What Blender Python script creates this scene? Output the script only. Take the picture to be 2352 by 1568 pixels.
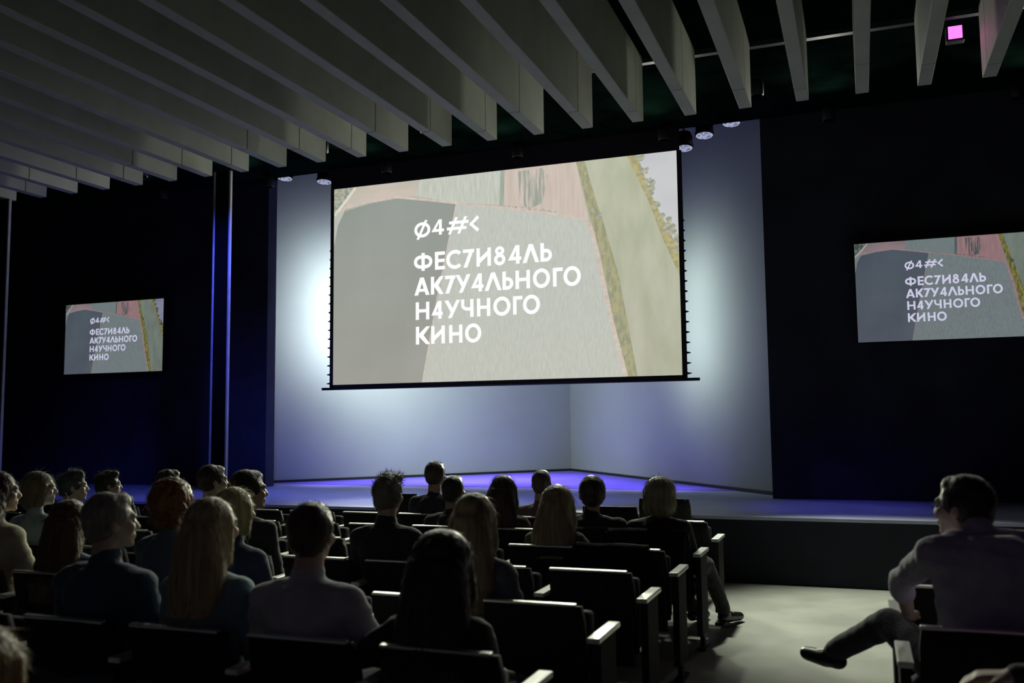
import bpy, bmesh, math, random
import numpy as np
from mathutils import Vector, Matrix
random.seed(7); rng = np.random.default_rng(7)
for o in list(bpy.data.objects): bpy.data.objects.remove(o)
SC = bpy.context.scene
COL = SC.collection
PI = math.pi
def R(a): return math.radians(a)

# ------------------------------------------------------------------ camera
CAMZ = 1.57
yaw, pit, rol, FPX = .360219, .0888571, -.0107005, 2112.8
cy_, sy_ = math.cos(yaw), math.sin(yaw)
FW = Vector((-sy_*math.cos(pit), cy_*math.cos(pit), math.sin(pit)))
RT0 = Vector((cy_, sy_, 0)); UP0 = RT0.cross(FW)
RT = RT0*math.cos(rol) + UP0*math.sin(rol); UP = -RT0*math.sin(rol) + UP0*math.cos(rol)
cam = bpy.data.cameras.new('camera'); camo = bpy.data.objects.new('camera', cam); COL.objects.link(camo)
cam.sensor_width = 36; cam.lens = FPX/2352*36; cam.clip_start = .05; cam.clip_end = 100
M = Matrix((RT, UP, -FW)).transposed().to_4x4(); M.translation = Vector((0, 0, CAMZ)); camo.matrix_world = M
cam.dof.use_dof = True; cam.dof.focus_distance = 9.0; cam.dof.aperture_fstop = 2.2
SC.camera = camo

# ------------------------------------------------------------------ world, exposure
W = bpy.data.worlds.new('world'); SC.world = W; W.use_nodes = True
W.node_tree.nodes['Background'].inputs[0].default_value = (.25, .3, .5, 1)
W.node_tree.nodes['Background'].inputs[1].default_value = .004
SC.view_settings.view_transform = 'Standard'; SC.view_settings.look = 'None'
SC.view_settings.exposure = 0; SC.view_settings.gamma = 1; SC.view_settings.use_curve_mapping = False
try:
    SC.cycles.use_denoising = True; SC.cycles.max_bounces = 5; SC.cycles.diffuse_bounces = 3; SC.cycles.sample_clamp_indirect = 3
    SC.cycles.use_light_tree = True
except Exception: pass

# ------------------------------------------------------------------ lights
def look(o, tgt):
    d = Vector(tgt) - o.location; o.rotation_euler = d.to_track_quat('-Z', 'Y').to_euler()
def spot(name, loc, tgt, power, color, size, blend=1, rad=.08):
    l = bpy.data.lights.new(name, 'SPOT'); l.energy = power; l.color = color; l.spot_size = R(size); l.spot_blend = blend; l.shadow_soft_size = rad
    o = bpy.data.objects.new(name, l); o.location = loc; look(o, tgt); COL.objects.link(o); return o
CANS = [(-8.23, 11.9, 5.40), (-7.52, 11.9, 5.27), (-2.03, 11.9, 5.15), (-1.76, 11.9, 5.29), (-1.41, 11.9, 5.41)]
CAN_T = [(-7.6, 14.4, 1.2), (-7.9, 14.1, 2.6), (-3.3, 14.9, 2.2), (-3.4, 14.7, 2.4), (-3.8, 15.0, 1.4)]
CAN_P = [6, 25, 15, 6, 4]
CAN_S = [50, 60, 60, 40, 40]
for c, t, p, s in zip(CANS, CAN_T, CAN_P, CAN_S):
    spot('can_light', (c[0], c[1], c[2]-.06), t, p, (.84, .95, .96), s, 1, .09)
# flood lamps standing behind the hanging screen, thrown onto the backdrop
spot('backdrop_light', (-7.50, 13.0, 4.0), (-8.4, 13.9, 3.9), 130, (.80, .95, .98), 170, 1, .22)
spot('backdrop_light', (-7.50, 13.0, 3.1), (-8.4, 13.9, 2.9), 130, (.80, .95, .98), 170, 1, .22)
spot('backdrop_light', (-2.95, 12.75, 3.6), (-1.95, 13.6, 3.4), 56, (.80, .98, .90), 170, 1, .25)
spot('backdrop_light', (-2.95, 12.75, 2.6), (-1.95, 13.6, 2.4), 56, (.80, .98, .90), 170, 1, .25)
spot('backdrop_light', (-6.1, 12.5, 2.7), (-6.3, 15.9, 1.9), 370, (.80, 1.0, .84), 150, 1, .25)
# blue and white wash lamps hung under the hall ceiling just past the beam ends
BLUE = [(-9.2, 9.9, 5.0), (-6.3, 9.9, 5.0), (-3.4, 9.9, 5.0), (-.9, 9.9, 5.0)]
BLUE_T = [(-8.2, 10.7, .64), (-6.0, 10.7, .64), (-3.6, 10.7, .64), (-.2, 10.5, .64)]
BLUE_P = [260, 330, 260, 170]
for c, t, p in zip(BLUE, BLUE_T, BLUE_P):
    spot('blue_wash_light', c, t, p, (.14, .13, 1.0), 36, 1, .08)
for x, y in ((-7.9, 12.7), (-7.0, 13.3), (-6.1, 14.2), (-5.3, 15.2), (-5.3, 13.2), (-4.5, 14.2), (-3.7, 13.2), (-2.6, 12.75)):
    spot('added_niche_light', (x, y, 1.75 if -7.5 < x < -3 else 1.3), (x, y, .64), 62 if -7.5 < x < -3 else 16, (.42, .34, 1), 112, .7, .08)  # unseen lamps added low in the niche to brighten its floor
spot('white_wash_light', (-4.9, 9.3, 5.0), (-5.0, 9.6, .64), 650, (.8, .86, 1), 42, 1, .08)
spot('column_light', (-5.7, 7.6, 4.5), (-6.95, 8.85, 3.0), 420, (.08, .12, 1.0), 60, 1, .06)
# unseen lamps added over the stage front to light the audience and aisle
spot('added_aisle_light', (-1.9, 9.25, 4.95), (.35, 7.75, 0), 1500, (.93, 1.0, .82), 44, .9, .16)
spot('added_audience_light', (-3.2, 11.0, 5.1), (-2.0, 4.6, .8), 380, (.95, 1.0, .80), 56, 1, .16)
spot('added_audience_light', (-6.4, 11.0, 5.1), (-4.6, 4.6, .9), 300, (.95, 1.0, .80), 56, 1, .16)
# unseen lamps added at the screen's bottom bar to rim-light the rows
spot('added_rim_light', (-5.6, 11.2, 2.06), (-4.6, 4.5, .6), 620, (.97, 1.0, .74), 60, 1, .10)
spot('added_rim_light', (-3.2, 11.2, 2.06), (-1.6, 4.5, .6), 560, (.97, 1.0, .74), 60, 1, .10)
# row of lamps added in front of the screen to light the beam sides
ROW_X = [-9.95, -8.0, -6.05, -4.1, -2.15, -.2, 1.75, 3.7]
for x in ROW_X:
    spot('added_beam_light', (x, 11.1, 4.95), (x, 7.0, 4.55), 55, (1, 1, .88), 96, .8, .1)
spot('magenta_light', (.99, 9.2, 5.1), (-.4, 3.2, 0), 3, (1, .08, .5), 100, 1, .05)
# unseen dim fill lamps added behind the rows to lift the darks
spot('added_fill_light', (1.5, -3.2, 4.4), (-1.0, 3.0, .3), 7, (1, .12, .55), 80, 1, .1)
spot('added_fill_light', (-6.5, -3.2, 4.4), (-4.0, 6.0, 1.4), 9, (.25, .42, .8), 110, 1, .1)
spot('added_fill_light', (3.5, -3.2, 4.4), (2.0, 8.0, 1.8), 14, (.25, .32, .9), 100, 1, .1)

# ------------------------------------------------------------------ helpers
def prop(o, label=None, cat=None, group=None, kind=None):
    if label: o['label'] = label
    if cat: o['category'] = cat
    if group: o['group'] = group
    if kind: o['kind'] = kind
    return o
def mesh_obj(name, verts, faces, mat, parent=None, smooth=False):
    me = bpy.data.meshes.new(name); me.from_pydata([tuple(v) for v in verts], [], faces); me.update()
    if smooth: me.shade_smooth()
    if mat: me.materials.append(mat)
    o = bpy.data.objects.new(name, me); COL.objects.link(o)
    if parent: o.parent = parent
    return o
def bm_obj(name, bm, mat, parent=None, smooth=False, bev=0, seg=2):
    if bev:
        bmesh.ops.bevel(bm, geom=[e for e in bm.edges], offset=bev, segments=seg, profile=.6, affect='EDGES')
    me = bpy.data.meshes.new(name); bm.to_mesh(me); bm.free()
    if smooth: me.shade_smooth()
    if mat: me.materials.append(mat)
    o = bpy.data.objects.new(name, me); COL.objects.link(o)
    if parent: o.parent = parent
    return o
def add_box(bm, x0, x1, y0, y1, z0, z1, mtx=None):
    vs = [bm.verts.new((x, y, z)) for z in (z0, z1) for y in (y0, y1) for x in (x0, x1)]
    if mtx:
        for v in vs: v.co = mtx @ v.co
    for f in ((0, 2, 3, 1), (4, 5, 7, 6), (0, 1, 5, 4), (2, 6, 7, 3), (0, 4, 6, 2), (1, 3, 7, 5)): bm.faces.new([vs[i] for i in f])
    return vs
def box(name, x0, x1, y0, y1, z0, z1, mat, parent=None, bev=0, seg=2):
    bm = bmesh.new(); add_box(bm, x0, x1, y0, y1, z0, z1); return bm_obj(name, bm, mat, parent, False, bev, seg)
def tube_pts(bm, pts, r, n=8, r2=None):
    pts = [Vector(p) for p in pts]; rings = []
    for i, p in enumerate(pts):
        d = (pts[min(i+1, len(pts)-1)] - pts[max(i-1, 0)]).normalized()
        a = d.orthogonal().normalized() if i == 0 else (rings_a - d*rings_a.dot(d)).normalized()
        rings_a = a; b = d.cross(a)
        rr = r if r2 is None else r + (r2-r)*i/(len(pts)-1)
        rings.append([bm.verts.new(p + (a*math.cos(2*PI*k/n) + b*math.sin(2*PI*k/n))*rr) for k in range(n)])
    for A, B in zip(rings, rings[1:]):
        for k in range(n): bm.faces.new((A[k], A[(k+1) % n], B[(k+1) % n], B[k]))
    bm.faces.new(rings[0][::-1]); bm.faces.new(rings[-1])
def empty(name, loc, rz=0):
    o = bpy.data.objects.new(name, None); o.empty_display_size = .1; o.location = loc; o.rotation_euler = (0, 0, rz); COL.objects.link(o); return o
def s2l(c): return tuple(((v/255)/12.92 if v/255 <= .04045 else ((v/255+.055)/1.055)**2.4) for v in c)

def mat(name, col, rough=.6, metal=0, spec=.5, nscale=0, namt=.25, bump=0, bscale=40, sheen=0, stretch=None, col2=None, coat=0):
    m = bpy.data.materials.new(name); m.use_nodes = True; nt = m.node_tree; b = nt.nodes['Principled BSDF']
    b.inputs['Base Color'].default_value = (*col, 1); b.inputs['Roughness'].default_value = rough
    b.inputs['Metallic'].default_value = metal; b.inputs['Specular IOR Level'].default_value = spec
    if sheen: b.inputs['Sheen Weight'].default_value = sheen; b.inputs['Sheen Roughness'].default_value = .4
    if coat: b.inputs['Coat Weight'].default_value = coat
    tc = nt.nodes.new('ShaderNodeTexCoord'); src = tc.outputs['Object']
    if stretch:
        mp = nt.nodes.new('ShaderNodeMapping'); mp.inputs['Scale'].default_value = stretch; nt.links.new(src, mp.inputs[0]); src = mp.outputs[0]
    if nscale:
        n = nt.nodes.new('ShaderNodeTexNoise'); n.inputs['Scale'].default_value = nscale; n.inputs['Detail'].default_value = 6; nt.links.new(src, n.inputs['Vector'])
        r = nt.nodes.new('ShaderNodeValToRGB'); c2 = col2 or tuple(c*(1-namt) for c in col); c1 = col if col2 else tuple(min(1, c*(1+namt)) for c in col)
        r.color_ramp.elements[0].color = (*c2, 1); r.color_ramp.elements[1].color = (*c1, 1)
        r.color_ramp.elements[0].position = .32; r.color_ramp.elements[1].position = .68
        nt.links.new(n.outputs['Fac'], r.inputs[0]); nt.links.new(r.outputs[0], b.inputs['Base Color'])
    if bump:
        n2 = nt.nodes.new('ShaderNodeTexNoise'); n2.inputs['Scale'].default_value = bscale; n2.inputs['Detail'].default_value = 4; nt.links.new(src, n2.inputs['Vector'])
        bp = nt.nodes.new('ShaderNodeBump'); bp.inputs['Strength'].default_value = bump; bp.inputs['Distance'].default_value = .01
        nt.links.new(n2.outputs['Fac'], bp.inputs['Height']); nt.links.new(bp.outputs[0], b.inputs['Normal'])
    return m
def emit(name, col, strength=1, col2=None, nscale=0, stretch=(1, 1, 1), detail=6, pos=(.35, .65), grad=None):
    """self-lit picture material; noise coordinates are the flat picture's own u,v"""
    m = bpy.data.materials.new(name); m.use_nodes = True; nt = m.node_tree; nt.nodes.clear()
    out = nt.nodes.new('ShaderNodeOutputMaterial'); e = nt.nodes.new('ShaderNodeEmission'); nt.links.new(e.outputs[0], out.inputs[0])
    e.inputs[0].default_value = (*col, 1); e.inputs[1].default_value = strength
    if nscale:
        tc = nt.nodes.new('ShaderNodeTexCoord'); mp = nt.nodes.new('ShaderNodeMapping'); mp.inputs['Scale'].default_value = stretch
        n = nt.nodes.new('ShaderNodeTexNoise'); n.inputs['Scale'].default_value = nscale; n.inputs['Detail'].default_value = detail
        r = nt.nodes.new('ShaderNodeValToRGB'); r.color_ramp.elements[0].color = (*(col2 or col), 1); r.color_ramp.elements[1].color = (*col, 1)
        r.color_ramp.elements[0].position, r.color_ramp.elements[1].position = pos
        nt.links.new(tc.outputs['Object'], mp.inputs[0]); nt.links.new(mp.outputs[0], n.inputs['Vector']); nt.links.new(n.outputs['Fac'], r.inputs[0])
        last = r.outputs[0]
        if grad:   # tone changes from top to bottom
            sp = nt.nodes.new('ShaderNodeSeparateXYZ'); nt.links.new(tc.outputs['Object'], sp.inputs[0])
            mx = nt.nodes.new('ShaderNodeMix'); mx.data_type = 'RGBA'; mx.blend_type = 'MULTIPLY'; mx.inputs[0].default_value = 1
            r2 = nt.nodes.new('ShaderNodeValToRGB'); r2.color_ramp.elements[0].color = (*grad[0], 1); r2.color_ramp.elements[1].color = (*grad[1], 1)
            nt.links.new(sp.outputs['Z'], r2.inputs[0]); nt.links.new(last, mx.inputs[6]); nt.links.new(r2.outputs[0], mx.inputs[7]); last = mx.outputs[2]
        nt.links.new(last, e.inputs[0])
    return m

M_wall = mat('navy_black_wall', (.034, .036, .058), .9, nscale=1.3, namt=.35, bump=.15, bscale=30)
M_ceil = mat('dark_green_ceiling', (.0025, .0085, .006), 1, spec=0, nscale=2.2, namt=.5, bump=.3, bscale=12)
M_beam = mat('grey_board_beam', (.46, .49, .40), .75, nscale=3, namt=.08, bump=.12, bscale=30)
M_floor = mat('concrete_floor', (.36, .36, .32), .55, nscale=2.5, namt=.14, bump=.15, bscale=60)
M_stage = mat('stage_deck', (.44, .46, .66), .5, nscale=3, namt=.08)  # blue of the stage light partly put into the deck colour
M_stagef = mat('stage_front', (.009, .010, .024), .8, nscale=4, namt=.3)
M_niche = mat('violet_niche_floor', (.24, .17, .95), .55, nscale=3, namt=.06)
M_back = mat('grey_white_backdrop', (.36, .37, .37), .85, spec=.2, nscale=1.2, namt=.03, bump=.04, bscale=80)
M_black = mat('matt_black', (.012, .012, .014), .6)
M_drop = mat('black_screen_fabric', (.030, .026, .042), .9, nscale=60, namt=.2)
M_metal = mat('black_metal', (.03, .03, .035), .35, metal=.6)
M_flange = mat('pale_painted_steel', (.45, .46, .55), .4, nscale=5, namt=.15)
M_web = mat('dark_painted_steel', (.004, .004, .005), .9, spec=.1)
M_lens = bpy.data.materials.new('can_lens'); M_lens.use_nodes = True
_nt = M_lens.node_tree; _nt.nodes.clear(); _o = _nt.nodes.new('ShaderNodeOutputMaterial'); _e = _nt.nodes.new('ShaderNodeEmission'); _nt.links.new(_e.outputs[0], _o.inputs[0])
_v = _nt.nodes.new('ShaderNodeTexVoronoi'); _v.inputs['Scale'].default_value = 60; _tc = _nt.nodes.new('ShaderNodeTexCoord'); _nt.links.new(_tc.outputs['Object'], _v.inputs['Vector'])
_r = _nt.nodes.new('ShaderNodeValToRGB'); _r.color_ramp.elements[0].color = (.62, .66, .95, 1); _r.color_ramp.elements[1].color = (.10, .11, .22, 1); _r.color_ramp.elements[0].position = .3; _r.color_ramp.elements[1].position = .75
_nt.links.new(_v.outputs['Distance'], _r.inputs[0]); _nt.links.new(_r.outputs[0], _e.inputs[0]); _e.inputs[1].default_value = .8

# ------------------------------------------------------------------ room shell
SY, SZ = 9.295, .642            # stage edge and stage height
CEIL = 5.27
def st(o): o['kind'] = 'structure'; return o
st(box('floor', -16.5, 6.2, -5, SY+.02, -.2, 0, M_floor))
st(box('ceiling', -16.5, 6.2, -5, 11.42, CEIL, CEIL+.2, M_ceil))
st(box('wall_back', -16.5, 6.2, -5.2, -5, -.2, CEIL+.2, M_wall))
st(box('wall_left', -16.7, -16.5, -5.2, 18, -.2, 6.2, M_wall))
st(box('wall_right', 6.2, 6.4, -5.2, 18, -.2, 6.2, M_wall))
wl = st(box('wall_front_left', -16.5, -8.58, 11.98, 12.2, 0, 6.0, M_wall))
wr = st(box('wall_front_right', -1.02, 6.2, 11.5, 11.98, 0, 6.0, M_wall))
# dark drape strip hanging at the niche edge of the right front wall
NL, NC, NR = (-9.5, 12.2), (-5.30, 17.27), (-1.02, 11.98)
def vwall(name, a, b, z0, z1, t, m):
    a = Vector((*a, 0)); b = Vector((*b, 0)); n = (b-a).normalized().cross(Vector((0, 0, 1)))*t
    if n.y < 0: n = -n
    bm = bmesh.new(); v = [bm.verts.new(p + Vector((0, 0, z))) for z in (z0, z1) for p in (a, b, b+n, a+n)]
    for f in ((3, 2, 1, 0), (4, 5, 6, 7), (0, 1, 5, 4), (1, 2, 6, 5), (2, 3, 7, 6), (3, 0, 4, 7)): bm.faces.new([v[i] for i in f])
    bmesh.ops.recalc_face_normals(bm, faces=bm.faces); return bm_obj(name, bm, m)
st(vwall('wall_backdrop_left', NL, NC, SZ, 6.0, .1, M_back))
st(vwall('wall_backdrop_right', NC, NR, SZ, 6.0, .1, M_back))
st(vwall('baseboard_left', (NL[0], NL[1]-.03), (NC[0], NC[1]-.03), SZ, SZ+.045, .03, M_black))
st(vwall('baseboard_right', (NC[0], NC[1]-.03), (NR[0], NR[1]-.03), SZ, SZ+.045, .03, M_black))
st(box('ceiling_niche', -9.8, -.9, 11.42, 17.6, 6.0, 6.1, M_black))
bm = bmesh.new(); add_box(bm, -16.5, -8.58, 11.42, 12.2, CEIL+.2, 6.0); add_box(bm, -1.02, 6.2, 11.42, 12.0, CEIL+.2, 6.0); add_box(bm, -9.8, -.9, 11.38, 11.42, CEIL, 6.0)
st(bm_obj('trim_soffit', bm, M_black))
# stage: deck, front, violet niche floor
st(box('stage_front', -16.5, 6.2, SY+.02, SY+.05, 0, SZ-.03, M_stagef))
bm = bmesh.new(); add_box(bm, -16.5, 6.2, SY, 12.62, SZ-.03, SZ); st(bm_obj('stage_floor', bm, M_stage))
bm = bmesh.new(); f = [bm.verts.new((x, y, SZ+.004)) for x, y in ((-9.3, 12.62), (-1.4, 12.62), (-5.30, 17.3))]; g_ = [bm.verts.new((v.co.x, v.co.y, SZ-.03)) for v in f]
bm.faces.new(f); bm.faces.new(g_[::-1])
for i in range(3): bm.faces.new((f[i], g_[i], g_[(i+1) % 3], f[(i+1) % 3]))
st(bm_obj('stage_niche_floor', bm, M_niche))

# ------------------------------------------------------------------ ceiling beams
BEAM_P = .532
NTH = ['first', 'second', 'third', 'fourth', 'fifth', 'sixth', 'seventh', 'eighth', 'ninth', 'tenth', 'eleventh', 'twelfth', 'thirteenth', 'fourteenth', 'fifteenth', 'sixteenth', 'seventeenth', 'eighteenth', 'nineteenth', 'twentieth', 'twenty-first', 'twenty-second', 'twenty-third', 'twenty-fourth', 'twenty-fifth', 'twenty-sixth', 'twenty-seventh', 'twenty-eighth', 'twenty-ninth', 'thirtieth']
beams = []
YE = 8.98
for k in range(25):
    xr = 1.26 - BEAM_P*k; t = .115
    p = empty('ceiling_beam', (xr, YE, 4.605))
    jy = -(.33 + .42*((k*7) % 3)/2)
    zt = CEIL-4.605
    # main board and the short end board behind a fine joint
    box('board', -t, 0, -12.5, jy-.004, 0, zt, M_beam, p, .004, 1)
    box('end_board', -t, 0, jy+.004, 0, 0, zt, M_beam, p, .004, 1)
    prop(p, 'grey ceiling beam, %s from the right of the picture' % NTH[k] if k else 'grey ceiling beam nearest the right edge of the picture', 'beam', 'grey beams across the ceiling')
    beams.append(p)
st(box('trim_ceiling', -13, 3, YE+.02, YE+.09, CEIL-.05, CEIL, mat('trim_metal', (.03, .045, .05), .5)))

# H section columns under the beam ends
def column(x, y, lab):
    p = empty('steel_column', (x, y, 0)); h = 4.6
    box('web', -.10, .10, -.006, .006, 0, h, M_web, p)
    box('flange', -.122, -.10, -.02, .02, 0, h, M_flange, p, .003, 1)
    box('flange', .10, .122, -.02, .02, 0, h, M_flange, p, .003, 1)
    box('base_plate', -.2, .2, -.12, .12, 0, .02, M_metal, p)
    return prop(p, lab, 'column', 'slim columns at the left')
column(-6.99, 8.85, 'slim steel column with two blue-lit edges left of the big screen')
column(-10.52, 8.85, 'slim steel column with grey edges at the far left edge')

# ------------------------------------------------------------------ the film picture
PIC = dict(
left_field=[(0,0.774),(0.013,0.833),(0.035,0.880),(0.118,0.907),(0.205,0.918),(0.301,0.888),(0.389,0.859),(0.282,0),(0.000,0.000)],
left_wedge=[(0,0.70),(0,0.862),(0.035,0.893),(0.035,0.880),(0.013,0.81)],
tl_green=[(0.000,1.000),(0.071,1.000),(0.000,0.853)],
pink1=[(0.071,1.000),(0.279,1.000),(0.264,0.918),(0.205,0.927),(0.118,0.915),(0.032,0.896)],
up_green=[(0.279,1.000),(0.521,1),(0.516,0.833),(0.389,0.868),(0.264,0.918)],
dark_band=[(0.521,1),(0.533,1),(0.529,0.825),(0.516,0.833)],
pink2=[(0.533,1),(0.735,1),(0.768,0.720),(0.693,0.756),(0.529,0.825)],
right_field=[(0.756,1),(0.872,1),(0.926,0.779),(0.961,0.599),(1,0.437),(1.000,0.000),(0.885,0),(0.843,0.456),(0.806,0.699)],
belt=[(0.735,1),(0.758,1),(0.786,0.819),(0.807,0.699),(0.844,0.456),(0.887,0),(0.857,0),(0.823,0.299),(0.800,0.530),(0.775,0.704)],
water=[(0.897,1.000),(1.000,1.000),(1,0.548),(0.971,0.657),(0.947,0.745),(0.927,0.832)],
bank=[(0.872,1),(0.899,1.000),(0.929,0.832),(0.949,0.745),(0.973,0.657),(1,0.548),(1,0.437),(0.961,0.599),(0.926,0.779)],
mid_field=[(0.389,0.859),(0.532,0.815),(0.693,0.752),(0.762,0.720),(0.807,0.384),(0.857,0),(0.282,0)],
)
ROADS = [([(0,0.866),(0.035,0.897),(0.118,0.916),(0.205,0.925),(0.301,0.895),(0.389,0.864),(0.532,0.818),(0.693,0.756),(0.755,0.727),(0.768,0.70),(0.777,0.657),(0.807,0.392),(0.822,0.254),(0.857,0)], .0055, 'road'),
         ([(0.071,1),(0.040,0.934),(0.007,0.874),(0,0.862)], .008, 'pale_road'),
         ([(0.389,0.859),(0.332,0.427),(0.284,0)], .003, 'road')]
# sRGB colours: (projector, television)
PC = dict(base=((175,178,165),(120,125,128)), left_field=((163,165,159),(84,92,102)), left_field2=((152,155,148),(74,80,92)), left_wedge=((186,190,180),(112,120,124)),
 tl_green=((178,182,165),(110,116,112)), tl_green2=((140,148,140),(60,70,84)), pink1=((206,192,180),(140,118,122)), pink12=((190,186,172),(118,112,116)),
 up_green=((204,206,194),(112,124,126)), up_green2=((186,192,180),(104,116,118)), dark_band=((158,166,154),(72,86,86)), dark_band2=((175,182,168),(92,104,104)),
 pink2=((208,195,184),(150,116,120)), pink22=((199,184,172),(132,108,110)), patch=((158,163,152),(70,82,84)), right_field=((188,190,172),(112,122,116)), right_field2=((174,178,156),(100,110,104)),
 belt=((174,170,132),(128,120,60)), belt2=((150,152,126),(78,84,58)), water=((204,205,206),(128,130,150)), water2=((190,193,196),(112,115,135)), bank=((186,176,128),(136,122,70)), bank2=((160,156,120),(96,92,60)),
 mid_field=((199,202,194),(116,126,129)), mid_field2=((184,188,180),(98,108,113)), road=((214,202,190),(150,128,126)), pale_road=((222,216,198),(160,156,148)), tree=((182,180,160),(90,92,78)), tree2=((152,156,138),(58,64,58)), text=((255,255,255),(200,200,224)))
def picture_mats(idx, tag, k=1):
    c = {n: tuple(v*k for v in s2l(v2[idx])) for n, v2 in PC.items()}; g = {}
    g['base'] = emit('picture_base_'+tag, c['base'])
    g['left_field'] = emit('picture_dark_field_'+tag, c['left_field'], 1, c['left_field2'], 3, (1, 1, .5), grad=((1.03, .99, .96), (.86, .93, .92)))
    g['left_wedge'] = emit('picture_wedge_'+tag, c['left_wedge'])
    g['tl_green'] = emit('picture_wood_'+tag, c['tl_green'], 1, c['tl_green2'], 90, (1, 1, .6), 8, (.42, .55))
    g['pink1'] = emit('picture_pink_'+tag, c['pink1'], 1, c['pink12'], 9, (1, 1, 1.5))
    g['up_green'] = emit('picture_green_'+tag, c['up_green'], 1, c['up_green2'], 40, (4, 1, .3))
    g['dark_band'] = emit('picture_hedge_'+tag, c['dark_band'], 1, c['dark_band2'], 30, (1, 1, .2))
    g['pink2'] = emit('picture_soil_'+tag, c['pink2'], 1, c['pink22'], 60, (1.6, 1, .08), 8)
    g['patch'] = emit('picture_patch_'+tag, c['pink2'], 1, c['patch'], 55, (1.7, 1, .10), 8, (.44, .60))
    g['right_field'] = emit('picture_right_field_'+tag, c['right_field'], 1, c['right_field2'], 14, (1.5, 1, .3), grad=((.98, .95, .93), (1.04, 1.04, 1)))
    g['belt'] = emit('picture_belt_'+tag, c['belt'], 1, c['belt2'], 60, (1.6, 1, .35), 8, (.4, .6))
    g['water'] = emit('picture_water_'+tag, c['water'], 1, c['water2'], 4, (1, 1, 1))
    g['bank'] = emit('picture_bank_'+tag, c['bank'], 1, c['bank2'], 60, (1, 1, 1), 8, (.4, .6))
    g['mid_field'] = emit('picture_field_'+tag, c['mid_field'], 1, c['mid_field2'], 230, (2.2, 1, .10), 8, (.30, .62), grad=((1.0, .98, .95), (.98, 1, 1)))
    g['road'] = emit('picture_track_'+tag, c['road'], 1, c['pink22'], 50)
    g['pale_road'] = emit('picture_road_'+tag, c['pale_road'])
    g['tree'] = emit('picture_tree_'+tag, c['tree'], 1, c['tree2'], 70, (1, 1, 1), 8, (.42, .58))
    g['text'] = emit('picture_text_'+tag, c['text'])
    return g
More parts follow.
